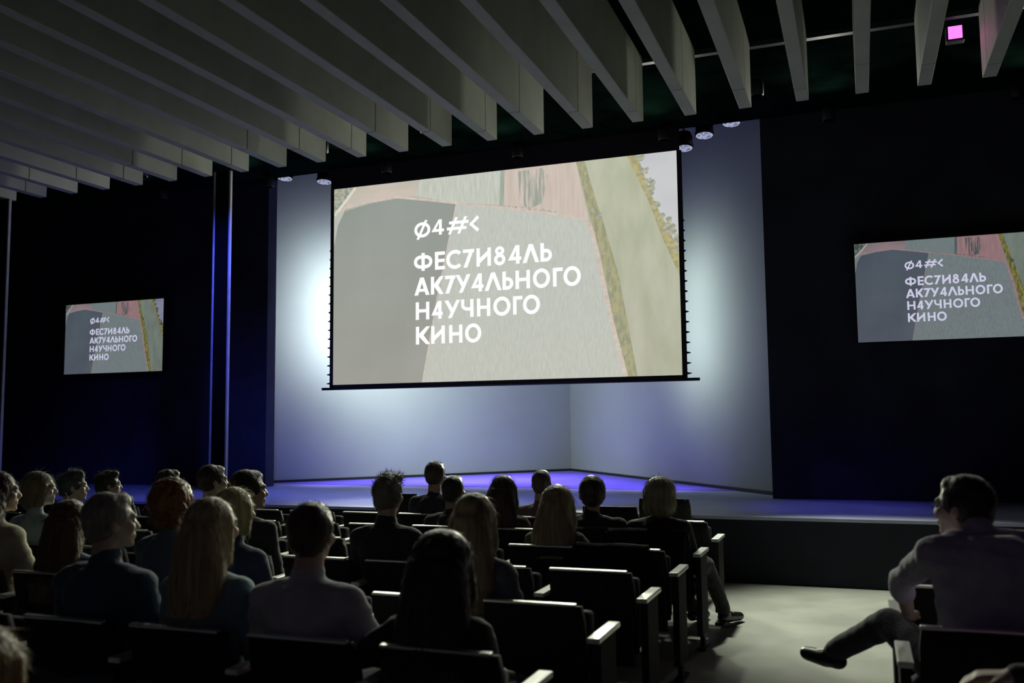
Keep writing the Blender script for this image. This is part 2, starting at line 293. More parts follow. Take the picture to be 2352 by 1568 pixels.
# letters: polygons in cap-height units, s = stroke
S_ = .205
def arc(cx, cy, rx, ry, a0, a1, s, n=28):
    out = []
    for i in range(n):
        a, b = R(a0+(a1-a0)*i/n), R(a0+(a1-a0)*(i+1)/n)
        out.append([(cx+rx*math.cos(a), cy+ry*math.sin(a)), (cx+rx*math.cos(b), cy+ry*math.sin(b)), (cx+(rx-s)*math.cos(b), cy+(ry-s)*math.sin(b)), (cx+(rx-s)*math.cos(a), cy+(ry-s)*math.sin(a))])
    return out
def rc(x0, x1, y0, y1): return [(x0, y0), (x1, y0), (x1, y1), (x0, y1)]
def sl(x0, x1, y0=0, y1=1, t=None):
    t = t or S_*1.05; return [(x0, y0), (x0+t, y0), (x1+t, y1), (x1, y1)]
def glyph(ch, w):
    s = S_
    if ch == 'О': return arc(w/2, .5, w/2, .53, 0, 360, s, 40)
    if ch == 'Ø': return arc(w/2, .42, w/2, .50, 0, 360, s, 40) + [sl(w*.13, w*.66, -.20, 1.04, s*.95)]
    if ch == '4': return [rc(w*.60, w*.60+s, 0, 1), rc(.12*w, w, .20, .20+s*.9), [(0, .20), (s*1.1, .20), (w*.60+s*.6, 1), (w*.60-.02, 1)]]
    if ch == '#': return [sl(w*.05, w*.38, -.04, 1.04, s), sl(w*.47, w*.80, -.04, 1.04, s), rc(0, w*.90, .22, .22+s*.95), rc(w*.10, w, .60, .60+s*.95)]
    if ch == '<': return [[(0, .5), (w*.15, .64), (w, .14), (w*.80, -.03)], [(0, .5), (w*.15, .36), (w, .86), (w*.80, 1.03)]]
    if ch == 'Ф': return arc(w*.36, .5, w*.36, .37, 90, 270, s*.95) + arc(w*.64, .5, w*.36, .37, -90, 90, s*.95) + [rc(w*.36, w*.64, .13, .13+s*.95), rc(w*.36, w*.64, .87-s*.95, .87), rc(w/2-s/2, w/2+s/2, 0, 1)]
    if ch == 'Е': return [rc(0, s, 0, 1), rc(0, w, 0, s*.95), rc(0, w*.95, .5-s*.45, .5+s*.45), rc(0, w, 1-s*.95, 1)]
    if ch == 'С': return arc(.53, .5, .53, .53, 45, 315, s, 36)
    if ch == '7': return [rc(0, w, 1-s*.95, 1), sl(w*.03, w-s*1.15, 0, 1, s*1.15)]
    if ch == 'И': return [rc(0, s, 0, 1), rc(w-s, w, 0, 1), [(0, 0), (0, .12), (s, .34), (w, 1), (w, .88), (w-s, .66)], [(0, 0), (.0, .3), (w, 1), (w, .72)]]
    if ch == '8': return arc(w/2, .30, w/2, .32, 0, 360, s*.93, 30) + arc(w/2, .77, w*.41, .25, 0, 360, s*.88, 30)
    if ch == 'Λ': return [sl(0, w/2-s*.55, 0, 1, s*1.12), sl(w-s*1.12, w/2-s*.55, 0, 1, s*1.12)]
    if ch == 'А': return [sl(0, w/2-s*.55, 0, 1, s*1.12), sl(w-s*1.12, w/2-s*.55, 0, 1, s*1.12), rc(w*.2, w*.8, .20, .20+s*.8)]
    if ch == 'Ь': return [rc(0, s, 0, 1)] + arc(w-.34, .34, .34, .34, -90, 90, s*.95) + [rc(0, w-.34, 0, s*.95), rc(0, w-.34, .68-s*.95, .68)]
    if ch == 'К': return [rc(0, s, 0, 1), [(s*.85, .46), (s*1.1, .62), (w-s*1.15, 1), (w, 1), (s*1.9, .40)], [(s*.85, .46), (s*1.9, .62), (w, 0), (w-s*1.25, 0)]]
    if ch == 'У': return [sl(w*.22, w-s*1.12, 0, 1, s*1.12), [(0, 1), (s*1.15, 1), (w*.60, .44), (w*.46, .22)]]
    if ch == 'Н': return [rc(0, s, 0, 1), rc(w-s, w, 0, 1), rc(0, w, .5-s*.45, .5+s*.45)]
    if ch == 'Г': return [rc(0, s, 0, 1), rc(0, w, 1-s*.95, 1)]
    if ch == 'Ч': return [rc(w-s, w, 0, 1), rc(w*.45, w, .36, .36+s*.92)] + arc(w*.5, .36+.36, w*.5, .36, 180, 270, s*.92, 12) + [rc(0, s*.98, .72, 1)]
    return []
TEXT = [('Ø4#<', .716, .076, [(0.2602, 0.3098), (0.3129, 0.3516), (0.3603, 0.4261), (0.4276, 0.4575)]),
('ФЕС7И84ΛЬ', .5445, .0885, [(0.2587, 0.3158), (0.3235, 0.3542), (0.3578, 0.4073), (0.4083, 0.4417), (0.4482, 0.491), (0.4998, 0.5328), (0.5401, 0.5784), (0.5817, 0.629), (0.6323, 0.6649)]),
('АК7У4ΛЬНОГО', .4245, .0875, [(0.2601, 0.3068), (0.3109, 0.3503), (0.3538, 0.3856), (0.3856, 0.4306), (0.4316, 0.4686), (0.4715, 0.5212), (0.5236, 0.5548), (0.561, 0.6023), (0.6103, 0.6584), (0.6662, 0.6938), (0.6952, 0.7429)]),
('Н4УЧНОГО', .305, .0865, [(0.2642, 0.306), (0.3122, 0.3468), (0.3519, 0.3991), (0.4016, 0.4388), (0.4486, 0.4878), (0.4965, 0.5461), (0.5532, 0.5803), (0.5812, 0.6295)]),
('КИНО', .1845, .087, [(0.2646, 0.3083), (0.3114, 0.353), (0.3655, 0.4055), (0.4129, 0.4611)])]
def picture(parent, w, h, mats, dy=-.0006):
    """flat film still: u along x, v along z; object scaled so that its own space is u,v"""
    names = list(mats); V = []; F = []; MI = []
    def poly(pts, lay, m):
        a = sum(p[0]*q[1]-q[0]*p[1] for p, q in zip(pts, pts[1:]+pts[:1]))
        if a < 0: pts = pts[::-1]
        i = len(V); V.extend((u, lay*dy, v) for u, v in pts); F.append(tuple(range(i, i+len(pts)))); MI.append(names.index(m))
    poly([(0, 0), (1, 0), (1, 1), (0, 1)], 0, 'base')
    for i, (k, p) in enumerate(PIC.items()): poly(p, 1+(i % 3)*.2, k)
    poly([(0.572,0.985),(0.639,0.990),(0.655,0.95),(0.640,0.821),(0.60,0.80),(0.576,0.832)], 2, 'patch')
    asp = w/h
    for pts, hw, m in ROADS:
        P = [Vector((u*asp, v)) for u, v in pts]; Lf = []; Rt = []
        for i, p in enumerate(P):
            d = (P[min(i+1, len(P)-1)]-P[max(i-1, 0)]).normalized(); n = Vector((-d.y, d.x)); ww = hw*(1+.8*(i > 8))
            Lf.append(p+n*ww); Rt.append(p-n*ww)
        for i in range(len(P)-1):
            q = [Lf[i], Rt[i], Rt[i+1], Lf[i+1]]; poly([(min(1, max(0, a.x/asp)), min(1, max(0, a.y))) for a in q], 3, m)
    rr = random.Random(3)
    def blob(u, v, r):
        n = 11; poly([(min(1, max(0, u+r*(.75+.4*rr.random())*math.cos(2*PI*k/n)/asp)), min(1, max(0, v+r*(.75+.4*rr.random())*math.sin(2*PI*k/n)))) for k in range(n)], 3.5+rr.random()*.4, 'tree')
    edge = [(.900, .99), (.912, .93), (.926, .87), (.932, .83), (.945, .76), (.956, .71), (.968, .675), (.978, .64), (.988, .60), (.996, .56)]
    for u, v in edge:
        for _ in range(4): blob(u+rr.uniform(-.006, .012), v+rr.uniform(-.02, .02), rr.uniform(.006, .017))
    for _ in range(12): blob(rr.uniform(.004, .03), rr.uniform(.95, .995), rr.uniform(.01, .02))
    for k in range(26):
        t = k/26; a = (.537+.15*t, .82-.058*t); blob(a[0]+rr.uniform(-.01, .01), a[1]+.008, rr.uniform(.002, .006))
    blob(.795, .735, .018)
    for k in range(30):
        v = rr.uniform(.02, .95); u = np.interp(v, [0, .3, .53, .70, 1], [.872, .835, .812, .788, .748]); blob(u+rr.uniform(-.006, .006), v, rr.uniform(.003, .007))
    ob = mesh_obj('film_picture', V, F, None, parent)
    for n in names: ob.data.materials.append(mats[n])
    for p, mi in zip(ob.data.polygons, MI): p.material_index = mi
    ob.scale = (w, 1, h)
    for txt, v0, cap, xs in TEXT:
        V2 = []; F2 = []
        for ch, (u0, u1) in zip(txt, xs):
            gw = (u1-u0)*w/(cap*h)
            for pl in glyph(ch, gw):
                a = sum(p[0]*q[1]-q[0]*p[1] for p, q in zip(pl, pl[1:]+pl[:1]))
                if a < 0: pl = pl[::-1]
                i = len(V2); V2.extend((u0*w+x*cap*h, 0, v0*h+y*cap*h) for x, y in pl); F2.append(tuple(range(i, i+len(pl))))
        lo = mesh_obj('lettering', V2, F2, mats['text'], parent); lo.location = (0, dy*6, 0)
        prop(lo, 'white line of bold capitals reading ' + txt, kind='stuff')
# big projection screen, hung in front of the niche
X0, X1, Z0, Z1, YS = -7.006, -2.034, 2.143, 4.976, 11.36
scr = empty('projection_screen', ((X0+X1)/2, YS, Z0))
prop(scr, 'large projection screen in black surround hanging before the white backdrop', 'screen')
hw = (X1-X0)/2; hh = Z1-Z0
box('black_drop', -hw-.05, hw+.035, -.012, .012, hh, CEIL-Z0, M_drop, scr)
box('border', -hw-.055, -hw, -.01, .01, -.03, hh, M_drop, scr); box('border', hw, hw+.06, -.01, .01, -.03, hh, M_drop, scr)
box('border', -hw-.055, hw+.06, -.01, .01, -.045, 0, M_drop, scr)
box('screen_fabric', -hw, hw, -.004, .004, 0, hh, M_drop, scr)
bm = bmesh.new(); tube_pts(bm, [(-hw-.18, 0, -.055), (hw+.21, 0, -.055)], .02, 10); bm_obj('bottom_bar', bm, M_metal, scr)
pe = empty('picture', (-hw, -.006, 0)); pe.parent = scr
picture(scr, 2*hw, hh, picture_mats(0, 'projected'))
for o in list(scr.children):
    if o.name.startswith(('film_picture', 'lettering')): o.location.x += -hw; o.location.y -= .006
bpy.data.objects.remove(pe)
for sgn, cx_ in ((-1, -hw-.055), (1, hw+.06)):        # tension cord tabs down both sides
    for k in range(16):
        z = .02 + k*hh*.72/16 * (1) ; L = .055 - .0025*k
        bm = bmesh.new(); v = [bm.verts.new(p) for p in ((0, -.003, -.016), (0, -.003, .016), (sgn*L, -.003, .004), (sgn*L, -.003, -.004), (0, .003, -.016), (0, .003, .016), (sgn*L, .003, .004), (sgn*L, .003, -.004))]
        for f in ((0, 1, 2, 3), (7, 6, 5, 4), (0, 4, 5, 1), (1, 5, 6, 2), (2, 6, 7, 3), (3, 7, 4, 0)): bm.faces.new([v[i] for i in f])
        bmesh.ops.recalc_face_normals(bm, faces=bm.faces); o = bm_obj('tension_tab', bm, M_black, scr); o.location = (cx_, 0, z)
TVM = picture_mats(1, 'television')
def tv(x0, z0, y, w, h, lab):
    t = empty('wall_screen', (x0, y, z0)); prop(t, lab, 'screen', 'side screens beside the stage')
    box('casing', -.012, w+.012, .012, .07, -.012, h+.012, M_black, t, .004, 1)
    fr = bmesh.new(); add_box(fr, -.016, 0, -.004, .012, -.016, h+.016); add_box(fr, w, w+.016, -.004, .012, -.016, h+.016); add_box(fr, 0, w, -.004, .012, -.016, 0); add_box(fr, 0, w, -.004, .012, h, h+.016)
    bm_obj('bezel', fr, M_metal, t)
    box('wall_bracket', w*.35, w*.65, .07, .18, h*.3, h*.7, M_black, t)
    picture(t, w, h, TVM, -.0008)
    for o in t.children:
        if o.name.startswith(('film_picture', 'lettering')): o.location.y += .011
    return t
tv(-12.51, 2.47, 11.8, 2.07, 1.172, 'television with the festival picture on the dark left wall')
tv(.011, 2.458, 11.32, 2.04, 1.15, 'television cut by the right edge on the dark right wall')

# ------------------------------------------------------------------ lamps hung under the ceiling
def can(c, t, lab, r=.115):
    p = empty('can_lamp', c); d = Vector((.02, -.16, -1)).normalized(); q = (-d).to_track_quat('Z', 'Y')
    prop(p, lab, 'lamp', 'round lamps above the backdrop')
    bm = bmesh.new(); n = 20
    prof = [(r, 0), (r*1.06, .01), (r*1.06, .05), (r, .06), (r*.98, .16), (r*.8, .22), (.03, .24)]
    rings = [[bm.verts.new((a*math.cos(2*PI*k/n), a*math.sin(2*PI*k/n), z)) for k in range(n)] for a, z in prof]
    for A, B in zip(rings, rings[1:]):
        for k in range(n): bm.faces.new((A[k], A[(k+1) % n], B[(k+1) % n], B[k]))
    bm.faces.new(rings[-1]); o = bm_obj('housing', bm, M_black, p, True); o.rotation_mode = 'QUATERNION'; o.rotation_quaternion = q
    bm = bmesh.new(); bmesh.ops.create_circle(bm, cap_ends=True, segments=24, radius=r*.97); o = bm_obj('lens', bm, M_lens, p); o.rotation_mode = 'QUATERNION'; o.rotation_quaternion = q; o.location = (q @ Vector((0, 0, .006)))
    bm = bmesh.new(); tube_pts(bm, [(0, 0, .2), (0, 0, 6.0-c[2])], .012, 8); bm_obj('hanger', bm, M_metal, p)
    return p
for c, t, l in zip(CANS, CAN_T, ('round lamp farthest left above the white backdrop', 'brighter round lamp just left of the big screen', 'round lamp half hidden behind the screen top right corner', 'middle round lamp of the three right of the screen', 'round lamp highest and farthest right above the backdrop')):
    can(c, t, l)
def small_lamp(name, loc, size, m, lab):
    p = empty(name, loc); s = size/2
    box('housing', -s*1.3, s*1.3, -s*.2, s*1.5, -s*1.3, s*1.3, M_black, p, .004, 1)
    box('lit_panel', -s, s, -s*.3, -s*.2, -s, s, m, p)
    bm = bmesh.new(); tube_pts(bm, [(0, s*.6, s*1.2), (0, s*.6, CEIL-loc[2])], .01, 8); bm_obj('hanger', bm, M_black, p)
    return prop(p, lab, 'lamp')
small_lamp('magenta_lamp', (.985, 9.35, 5.2), .12, emit('magenta_glow', (1, .18, .85), 1.6), 'small glowing magenta lamp between the beams at top right')
M_spark = emit('pilot_glow', (.9, 1, 1), 1.2)
small_lamp('pilot_light', (-5.0, 10.15, 5.23), .035, M_spark, 'tiny white light on the ceiling above the screen, left one')
small_lamp('pilot_light', (-3.06, 10.2, 5.23), .045, M_spark, 'tiny white light on the ceiling above the screen, right one')
# black lamps on the ceiling past the beam ends; the front-wall row is added
def black_lamp(c, lab, grp):
    p = empty('ceiling_lamp', (c[0], c[1]+.02, c[2]+.02))
    bm = bmesh.new(); n = 16; prof = [(.06, .02), (.075, .03), (.075, .15), (.05, .2)]
    rings = [[bm.verts.new((a*math.cos(2*PI*k/n), a*math.sin(2*PI*k/n), z)) for k in range(n)] for a, z in prof]
    for A, B in zip(rings, rings[1:]):
        for k in range(n): bm.faces.new((A[k], A[(k+1) % n], B[(k+1) % n], B[k]))
    bm.faces.new(rings[-1]); bm_obj('housing', bm, M_black, p, True)
    bm = bmesh.new(); tube_pts(bm, [(0, 0, .18), (0, 0, CEIL-c[2]-.02)], .012, 8); bm_obj('hanger', bm, M_black, p)
    prop(p, lab, 'lamp', grp)
for i, c in enumerate(BLUE): black_lamp(c, 'black stage lamp just past the beam ends, %s from the left' % NTH[i], 'black stage lamps past the beam ends')
for i, x in enumerate(ROW_X): black_lamp((x, 11.15, 5.03), 'added small black lamp on the ceiling line over the front wall, %s from the left' % NTH[i], 'added lamps along the front wall')

# ------------------------------------------------------------------ seats
M_seatf = mat('black_upholstery', (.016, .015, .020), .85, nscale=50, namt=.3, bump=.2, bscale=200)
M_shell = mat('black_lacquer_back', (.012, .012, .016), .45)
M_rail = mat('brushed_metal_rail', (.92, .93, .86), .38, metal=1, nscale=8, namt=.12, stretch=(1, 8, 8))
M_arm = mat('pale_polished_arm', (.93, .95, .88), .35, metal=.4, nscale=8, namt=.1, stretch=(8, 1, 8))
M_panel = mat('grey_side_panel', (.03, .03, .035), .8, spec=.2, nscale=5, namt=.2)
SEAT = {}
def seat_meshes():
    def grab(key, o): SEAT[key] = o.data; bpy.data.objects.remove(o)
    bm = bmesh.new()
    vs = []; nx = 8; nz = 6
    for side in (0, 1):
        for j in range(nz+1):
            for i in range(nx+1):
                u = i/nx*2-1; z = .36 + .425*j/nz; y = .10 - .10*(j/nz) + (.045 if side else 0) + .018*(1-u*u)*(-1 if not side else -.6) * .6
                x = u*.228*(1 - .04*(j == nz))
                vs.append(bm.verts.new((x, y, z)))
    W_ = nx+1; N_ = W_*(nz+1)
    for j in range(nz):
        for i in range(nx):
            a = j*W_+i; bm.faces.new((vs[a], vs[a+1], vs[a+W_+1], vs[a+W_])); b = N_+a; bm.faces.new((vs[b+W_], vs[b+W_+1], vs[b+1], vs[b]))
    for i in range(nx):
        bm.faces.new((vs[i+1], vs[i], vs[N_+i], vs[N_+i+1])); t = nz*W_+i; bm.faces.new((vs[t], vs[t+1], vs[N_+t+1], vs[N_+t]))
    for j in range(nz):
        a = j*W_; bm.faces.new((vs[a], vs[a+W_], vs[N_+a+W_], vs[N_+a])); a = j*W_+nx; bm.faces.new((vs[a+W_], vs[a], vs[N_+a], vs[N_+a+W_]))
    grab('backrest', bm_obj('x', bm, M_seatf, None, True))
    # low shell behind the backrest
    bm = bmesh.new(); add_box(bm, -.222, .222, .045, .075, .30, .62); grab('back_shell', bm_obj('x', bm, M_shell, None, False, .01, 2))
    bm = bmesh.new(); q_ = add_box(bm, -.225, .200, -.006, .020, .785, .801)
    for v in q_:
        if v.co.y < 0 and v.co.z > .79: v.co.z -= .004
    grab('top_rail', bm_obj('x', bm, M_rail, None, False, .005, 2))
    bm = bmesh.new(); add_box(bm, -.225, .225, .10, .56, .33, .43); grab('cushion', bm_obj('x', bm, M_seatf, None, True, .03, 3))
    bm = bmesh.new(); add_box(bm, -.225, .225, .13, .22, .36, .74); grab('cushion_up', bm_obj('x', bm, M_seatf, None, True, .03, 3))
    bm = bmesh.new(); add_box(bm, -.029, .029, -.02, .34, .643, .667); grab('armrest', bm_obj('x', bm, M_arm, None, False, .006, 2))
    bm = bmesh.new(); add_box(bm, -.02, .02, .03, .29, .10, .643); grab('side_panel', bm_obj('x', bm, M_panel, None, False, .006, 2))
    bm = bmesh.new(); add_box(bm, -.028, .028, .05, .27, 0, .02); add_box(bm, -.015, .015, .12, .2, .02, .10); grab('foot', bm_obj('x', bm, M_metal))
seat_meshes()
def put(key, name, parent, loc=(0, 0, 0), scale=None):
    o = bpy.data.objects.new(name, SEAT[key]); COL.objects.link(o); o.parent = parent; o.location = loc
    if scale: o.scale = scale
    return o
ROWY = [2.07, 2.95, 3.84, 4.76, 5.62, 6.46, 7.30, 8.17]
PITCH = .56; XA = -1.09
def seat(x, y, label, occupied, right_arm, tall=False, left_arm=True, rz=0):
    s = empty('theatre_seat', (x, y, 0), rz)
    prop(s, label, 'seat', 'rows of dark theatre seats')
    k = (.91/.80 if tall else 1)
    put('backrest', 'backrest', s, scale=(1, 1, k) if tall else None); put('back_shell', 'back_shell', s)
    if not tall: put('top_rail', 'top_rail', s)
    put('cushion' if occupied else 'cushion_up', 'cushion', s)
    for sx, on in ((-1, left_arm), (1, right_arm)):
        if on:
            put('armrest', 'armrest', s, (sx*.28, 0, 0)); pn = put('side_panel', 'side_panel', s, (sx*.28, 0, 0)); put('foot', 'foot', pn)
    return s
OCC = {(1, 0), (1, 1), (1, 2), (1, 3), (2, 1), (2, 3), (2, 4), (2, 5), (2, 6), (3, 2), (3, 4), (3, 7), (4, 1), (4, 6), (4, 8), (5, 0), (5, 1), (5, 2), (5, 3), (5, 8), (5, 9), (6, 2), (6, 4), (0, 0), (0, 1)}
NCOL = [0, 5, 7, 8, 10, 12, 13, 0]
RN = ['', 'nearest', 'second nearest', 'third', 'fourth', 'fifth', 'sixth', 'front']
for r in range(1, 7):
    for c in range(NCOL[r]):
        tall = (r, c) == (6, 1)
        where = 'at the aisle end' if c == 0 else '%s from the aisle' % NTH[c]
        lab = 'dark theatre seat %s of the %s row, left block' % (where, RN[r] if r < 3 else RN[r]+' nearest')
        seat(XA-.28-PITCH*c-(.03 if r == 1 else 0), ROWY[r], lab, (r, c) in OCC, c == 0, tall)
seat(-1.66, 8.17, 'tall dark seat back against the pale stage, right one', False, True, True)
seat(-4.33, 8.17, 'tall dark seat back against the pale stage, left one', False, True, True)
seat(-2.05, 1.68-.15, 'dark seat at the bottom left under the blurred blonde head', True, True)
for r, c in ((2, 0), (2, 1), (3, 0), (3, 1), (4, 1), (1, 1)):
    seat(.40+PITCH*c, ROWY[r], 'dark theatre seat in the right block, %s row, %s' % (RN[r] if r < 3 else RN[r]+' nearest', 'at the aisle' if c == 0 else 'second from the aisle'), c == 0 or r in (1, 4), False, left_arm=True)

# dark coats hung over seat backs at the aisle end
M_coat = mat('black_wool', (.012, .012, .018), .95, nscale=20, namt=.3, bump=.4, bscale=90)
def coat(x, y, z, w, seed, lab):
    prof = [(-.045, z-.40), (-.06, z-.25), (-.05, z-.10), (-.035, z-.02), (-.005, z+.015), (.03, z+.012), (.055, z-.03), (.07, z-.12), (.085, z-.24)]
    rr = random.Random(seed); ph = [rr.uniform(0, 6) for _ in range(4)]; V = []; F = []; nx = 18; n = len(prof)
    for off in (0, .012):
        for i in range(nx+1):
            u = i/nx
            for j, (py, pz) in enumerate(prof):
                fl = 1 if j < 4 else -.6; f = .011*math.sin(u*17+ph[0]+j*.3)+.007*math.sin(u*31+ph[1]); k = abs(j-4.5)/4.5
                V.append((( u-.5)*w*(1-.10*k*rr.random()*.4), py-fl*off+f*k*(-1 if j < 4 else 1)-.006, pz-off*(.6 if 3 <= j <= 5 else 0)+.010*math.sin(u*9+ph[2])*(1 if j in (0, 8) else .15)*2))
    N = (nx+1)*n
    for i in range(nx):
        for j in range(n-1):
            a = i*n+j; F.append((a, a+n, a+n+1, a+1)); F.append((N+a+1, N+a+n+1, N+a+n, N+a))
        F.append((i*n, N+i*n, N+i*n+n, i*n+n)); a = i*n+n-1; F.append((a, a+n, N+a+n, N+a))
    for i in (0, nx):
        for j in range(n-1): a = i*n+j; F.append((a, a+1, N+a+1, N+a) if i == 0 else (a, N+a, N+a+1, a+1))
    o = mesh_obj('coat', V, F, M_coat, None, True); o.location = (x, y, 0); prop(o, lab, 'coat', 'coats over seat backs')
coat(-1.44, ROWY[5], .81, .56, 1, 'black coat over the aisle seat back behind the fair-haired person')
coat(-1.98, ROWY[5], .81, .50, 2, 'black coat over the seat back behind the broad dark suit')
coat(-1.47, ROWY[4], .81, .46, 3, 'black coat over the empty aisle seat back in front of the dark suit')

# ------------------------------------------------------------------ people
SKIN = mat('skin', (.50, .34, .26), .5, nscale=8, namt=.08)
SKIN_P = mat('pale_skin', (.62, .47, .38), .5, nscale=8, namt=.06)
EYE = mat('eye', (.5, .5, .48), .2)
_cm = {}
def cloth_mat(c, rough=.85):
    k = tuple(c)
    if k not in _cm: _cm[k] = mat('cloth', c, rough, nscale=14, namt=.12, bump=.35, bscale=90, sheen=.3)
    return _cm[k]
_hm = {}
def hair_mat(c):
    k = tuple(c)
    if k not in _hm: _hm[k] = mat('hair', c, .42, nscale=30, namt=.35, stretch=(1.5, 1.5, .15), bump=.5, bscale=60, sheen=.4)
    return _hm[k]

def V3(*a): return np.array(a, float)
class Prims:
    def __init__(s): s.v = []; s.f = []; s.n = 0
    def add(s, v, f): s.v.append(np.asarray(v, float)); s.f.extend(tuple(i+s.n for i in t) for t in f); s.n += len(v)
    def ell(s, c, r, rot=None, nu=18, nv=12):
        vs = []; fs = []
        for j in range(1, nv):
            t = PI*j/nv
            for i in range(nu):
                p = 2*PI*i/nu; vs.append((r[0]*math.sin(t)*math.cos(p), r[1]*math.sin(t)*math.sin(p), r[2]*math.cos(t)))
        vs.append((0, 0, r[2])); vs.append((0, 0, -r[2])); T = len(vs)-2; B = T+1
        for j in range(nv-2):
            for i in range(nu): a = j*nu+i; b = j*nu+(i+1) % nu; fs.append((a, a+nu, b+nu, b))
        for i in range(nu): fs.append((T, i, (i+1) % nu)); a = (nv-2)*nu; fs.append((B, a+(i+1) % nu, a+i))
        vs = np.array(vs)
        if rot is not None: vs = vs @ rot.T
        s.add(vs+np.array(c), fs)
    def cap(s, p, q, r1, r2, n=14, flat=None):
        """tapered capsule; flat=(axis vec, factor) squashes about p"""
        p = np.array(p, float); q = np.array(q, float); d = q-p; L = np.linalg.norm(d); d = d/max(L, 1e-6)
        a = np.cross(d, (0, 0, 1.)); 
        if np.linalg.norm(a) < .1: a = np.cross(d, (1., 0, 0))
        a /= np.linalg.norm(a); b = np.cross(d, a); rings = []
        for k in range(4): t = PI/2*(1-k/4) if k else PI/2*.92; rings.append((p-d*r1*math.sin(t), r1*math.cos(t)))
        rings.append((p, r1)); rings.append((q, r2))
        for k in range(1, 5): t = PI/2*k/4 if k < 4 else PI/2*.92; rings.append((q+d*r2*math.sin(t), r2*math.cos(t)))
        vs = []
        for c, r in rings:
            for i in range(n): an = 2*PI*i/n; vs.append(c+(a*math.cos(an)+b*math.sin(an))*r)
        fs = [(j*n+i, j*n+(i+1) % n, (j+1)*n+(i+1) % n, (j+1)*n+i) for j in range(len(rings)-1) for i in range(n)]
        fs.append(tuple(range(n))[::-1]); fs.append(tuple((len(rings)-1)*n+i for i in range(n)))
        vs = np.array(vs)
        if flat is not None:
            ax = np.array(flat[0], float); ax /= np.linalg.norm(ax); h = (vs-p)@ax; vs = vs-np.outer(h*(1-flat[1]), ax)
        s.add(vs, fs)
    def loft(s, secs, n=20, pw=1.0):
        """secs: (cx, cy, z, rx, ry)"""
        vs = []
        for cx, cy, z, rx, ry in secs:
            for i in range(n):
                an = 2*PI*i/n; c_, s__ = math.cos(an), math.sin(an)
                vs.append((cx+rx*math.copysign(abs(c_)**pw, c_), cy+ry*math.copysign(abs(s__)**pw, s__), z))
        m = len(secs)
        up = secs[-1][2] > secs[0][2]
        fs = [(j*n+i, j*n+(i+1) % n, (j+1)*n+(i+1) % n, (j+1)*n+i) for j in range(m-1) for i in range(n)]
        fs.append(tuple(range(n))[::-1]); fs.append(tuple((m-1)*n+i for i in range(n)))
        if not up: fs = [f[::-1] for f in fs]
        s.add(vs, fs)
TMP = bpy.data.objects.new('tmp', bpy.data.meshes.new('tmp')); COL.objects.link(TMP)
RMOD = TMP.modifiers.new('r', 'REMESH'); RMOD.mode = 'VOXEL'; RMOD.use_smooth_shade = True
SMOD = TMP.modifiers.new('s', 'SMOOTH'); SMOD.factor = .5
# people are built in a scene of their own so that evaluating the remesh stays quick
TS = bpy.data.scenes.new('workshop'); COL.objects.unlink(TMP); TS.collection.objects.link(TMP)
TVL = TS.view_layers[0]
def fuse(pr, vox, smooth=2):
    me = bpy.data.meshes.new('tmp'); me.from_pydata(np.concatenate(pr.v).tolist(), [], pr.f); me.update()
    old = TMP.data; TMP.data = me; bpy.data.meshes.remove(old)
    RMOD.voxel_size = vox; SMOD.iterations = smooth
    TVL.update(); dg = TVL.depsgraph; dg.update()
    ev = TMP.evaluated_get(dg); out = bpy.data.meshes.new_from_object(ev, depsgraph=dg)
    return out
def get_co(me):
    a = np.empty(len(me.vertices)*3); me.vertices.foreach_get('co', a); return a.reshape(-1, 3)
def get_no(me):
    a = np.empty(len(me.vertices)*3); me.vertices.foreach_get('normal', a); return a.reshape(-1, 3)
def set_co(me, a): me.vertices.foreach_set('co', a.ravel()); me.update()
def wob(co, f, seed, stretch=(1, 1, 1)):
    r = np.random.default_rng(seed); out = np.zeros(len(co)); c = co*np.array(stretch)
    for k in range(6):
        d = r.normal(size=3); d /= np.linalg.norm(d); ff = f*(1+.55*k); ph = r.uniform(0, 6.28)
        out += np.sin(c@d*ff+ph+1.5*np.sin(c@r.normal(size=3)*f*.6+k))/(1+.45*k)
    return out/3
def link_me(name, me, m, parent=None):
    me.name = name; me.materials.clear(); me.materials.append(m); me.shade_smooth()
    o = bpy.data.objects.new(name, me); COL.objects.link(o)
    if parent: o.parent = parent
    return o
def rotz(a): c, s = math.cos(a), math.sin(a); return np.array([[c, -s, 0], [s, c, 0], [0, 0, 1.]])
def rotx(a): c, s = math.cos(a), math.sin(a); return np.array([[1, 0, 0], [0, c, -s], [0, s, c]])
def roty(a): c, s = math.cos(a), math.sin(a); return np.array([[c, 0, s], [0, 1, 0], [-s, 0, c]])

def hand(pr, w, d, up, side, curl=.5, k=1):
    """palm, four unequal bent fingers, thumb from the side near the wrist"""
    w = np.array(w, float); d = np.array(d, float); d /= np.linalg.norm(d); up = np.array(up, float); up -= d*(up@d); up /= np.linalg.norm(up); sd = np.cross(d, up)*side
    for o_ in (-.028, -.010, .010, .028): pr.cap(w+d*.01+sd*o_*.7, w+d*.085*k+sd*o_, .016, .013)
    for i, (o_, L) in enumerate(((-.032, .060), (-.011, .072), (.011, .078), (.033, .070))):
        b = w+d*.085*k+sd*o_; a1 = curl*.7; a2 = curl*1.6
        m_ = b+(d*math.cos(a1)-up*math.sin(a1))*L*.55; e = m_+(d*math.cos(a2)-up*math.sin(a2))*L*.5
        pr.cap(b, m_, .0095, .0085, 10); pr.cap(m_, e, .0085, .007, 10)
    b = w+d*.025+sd*.035; m_ = b+(d*.7+sd*.7-up*.2)*.038; pr.cap(b, m_, .013, .0105, 10); pr.cap(m_, m_+(d*.95+sd*.15-up*.35)*.032, .0105, .008, 10)

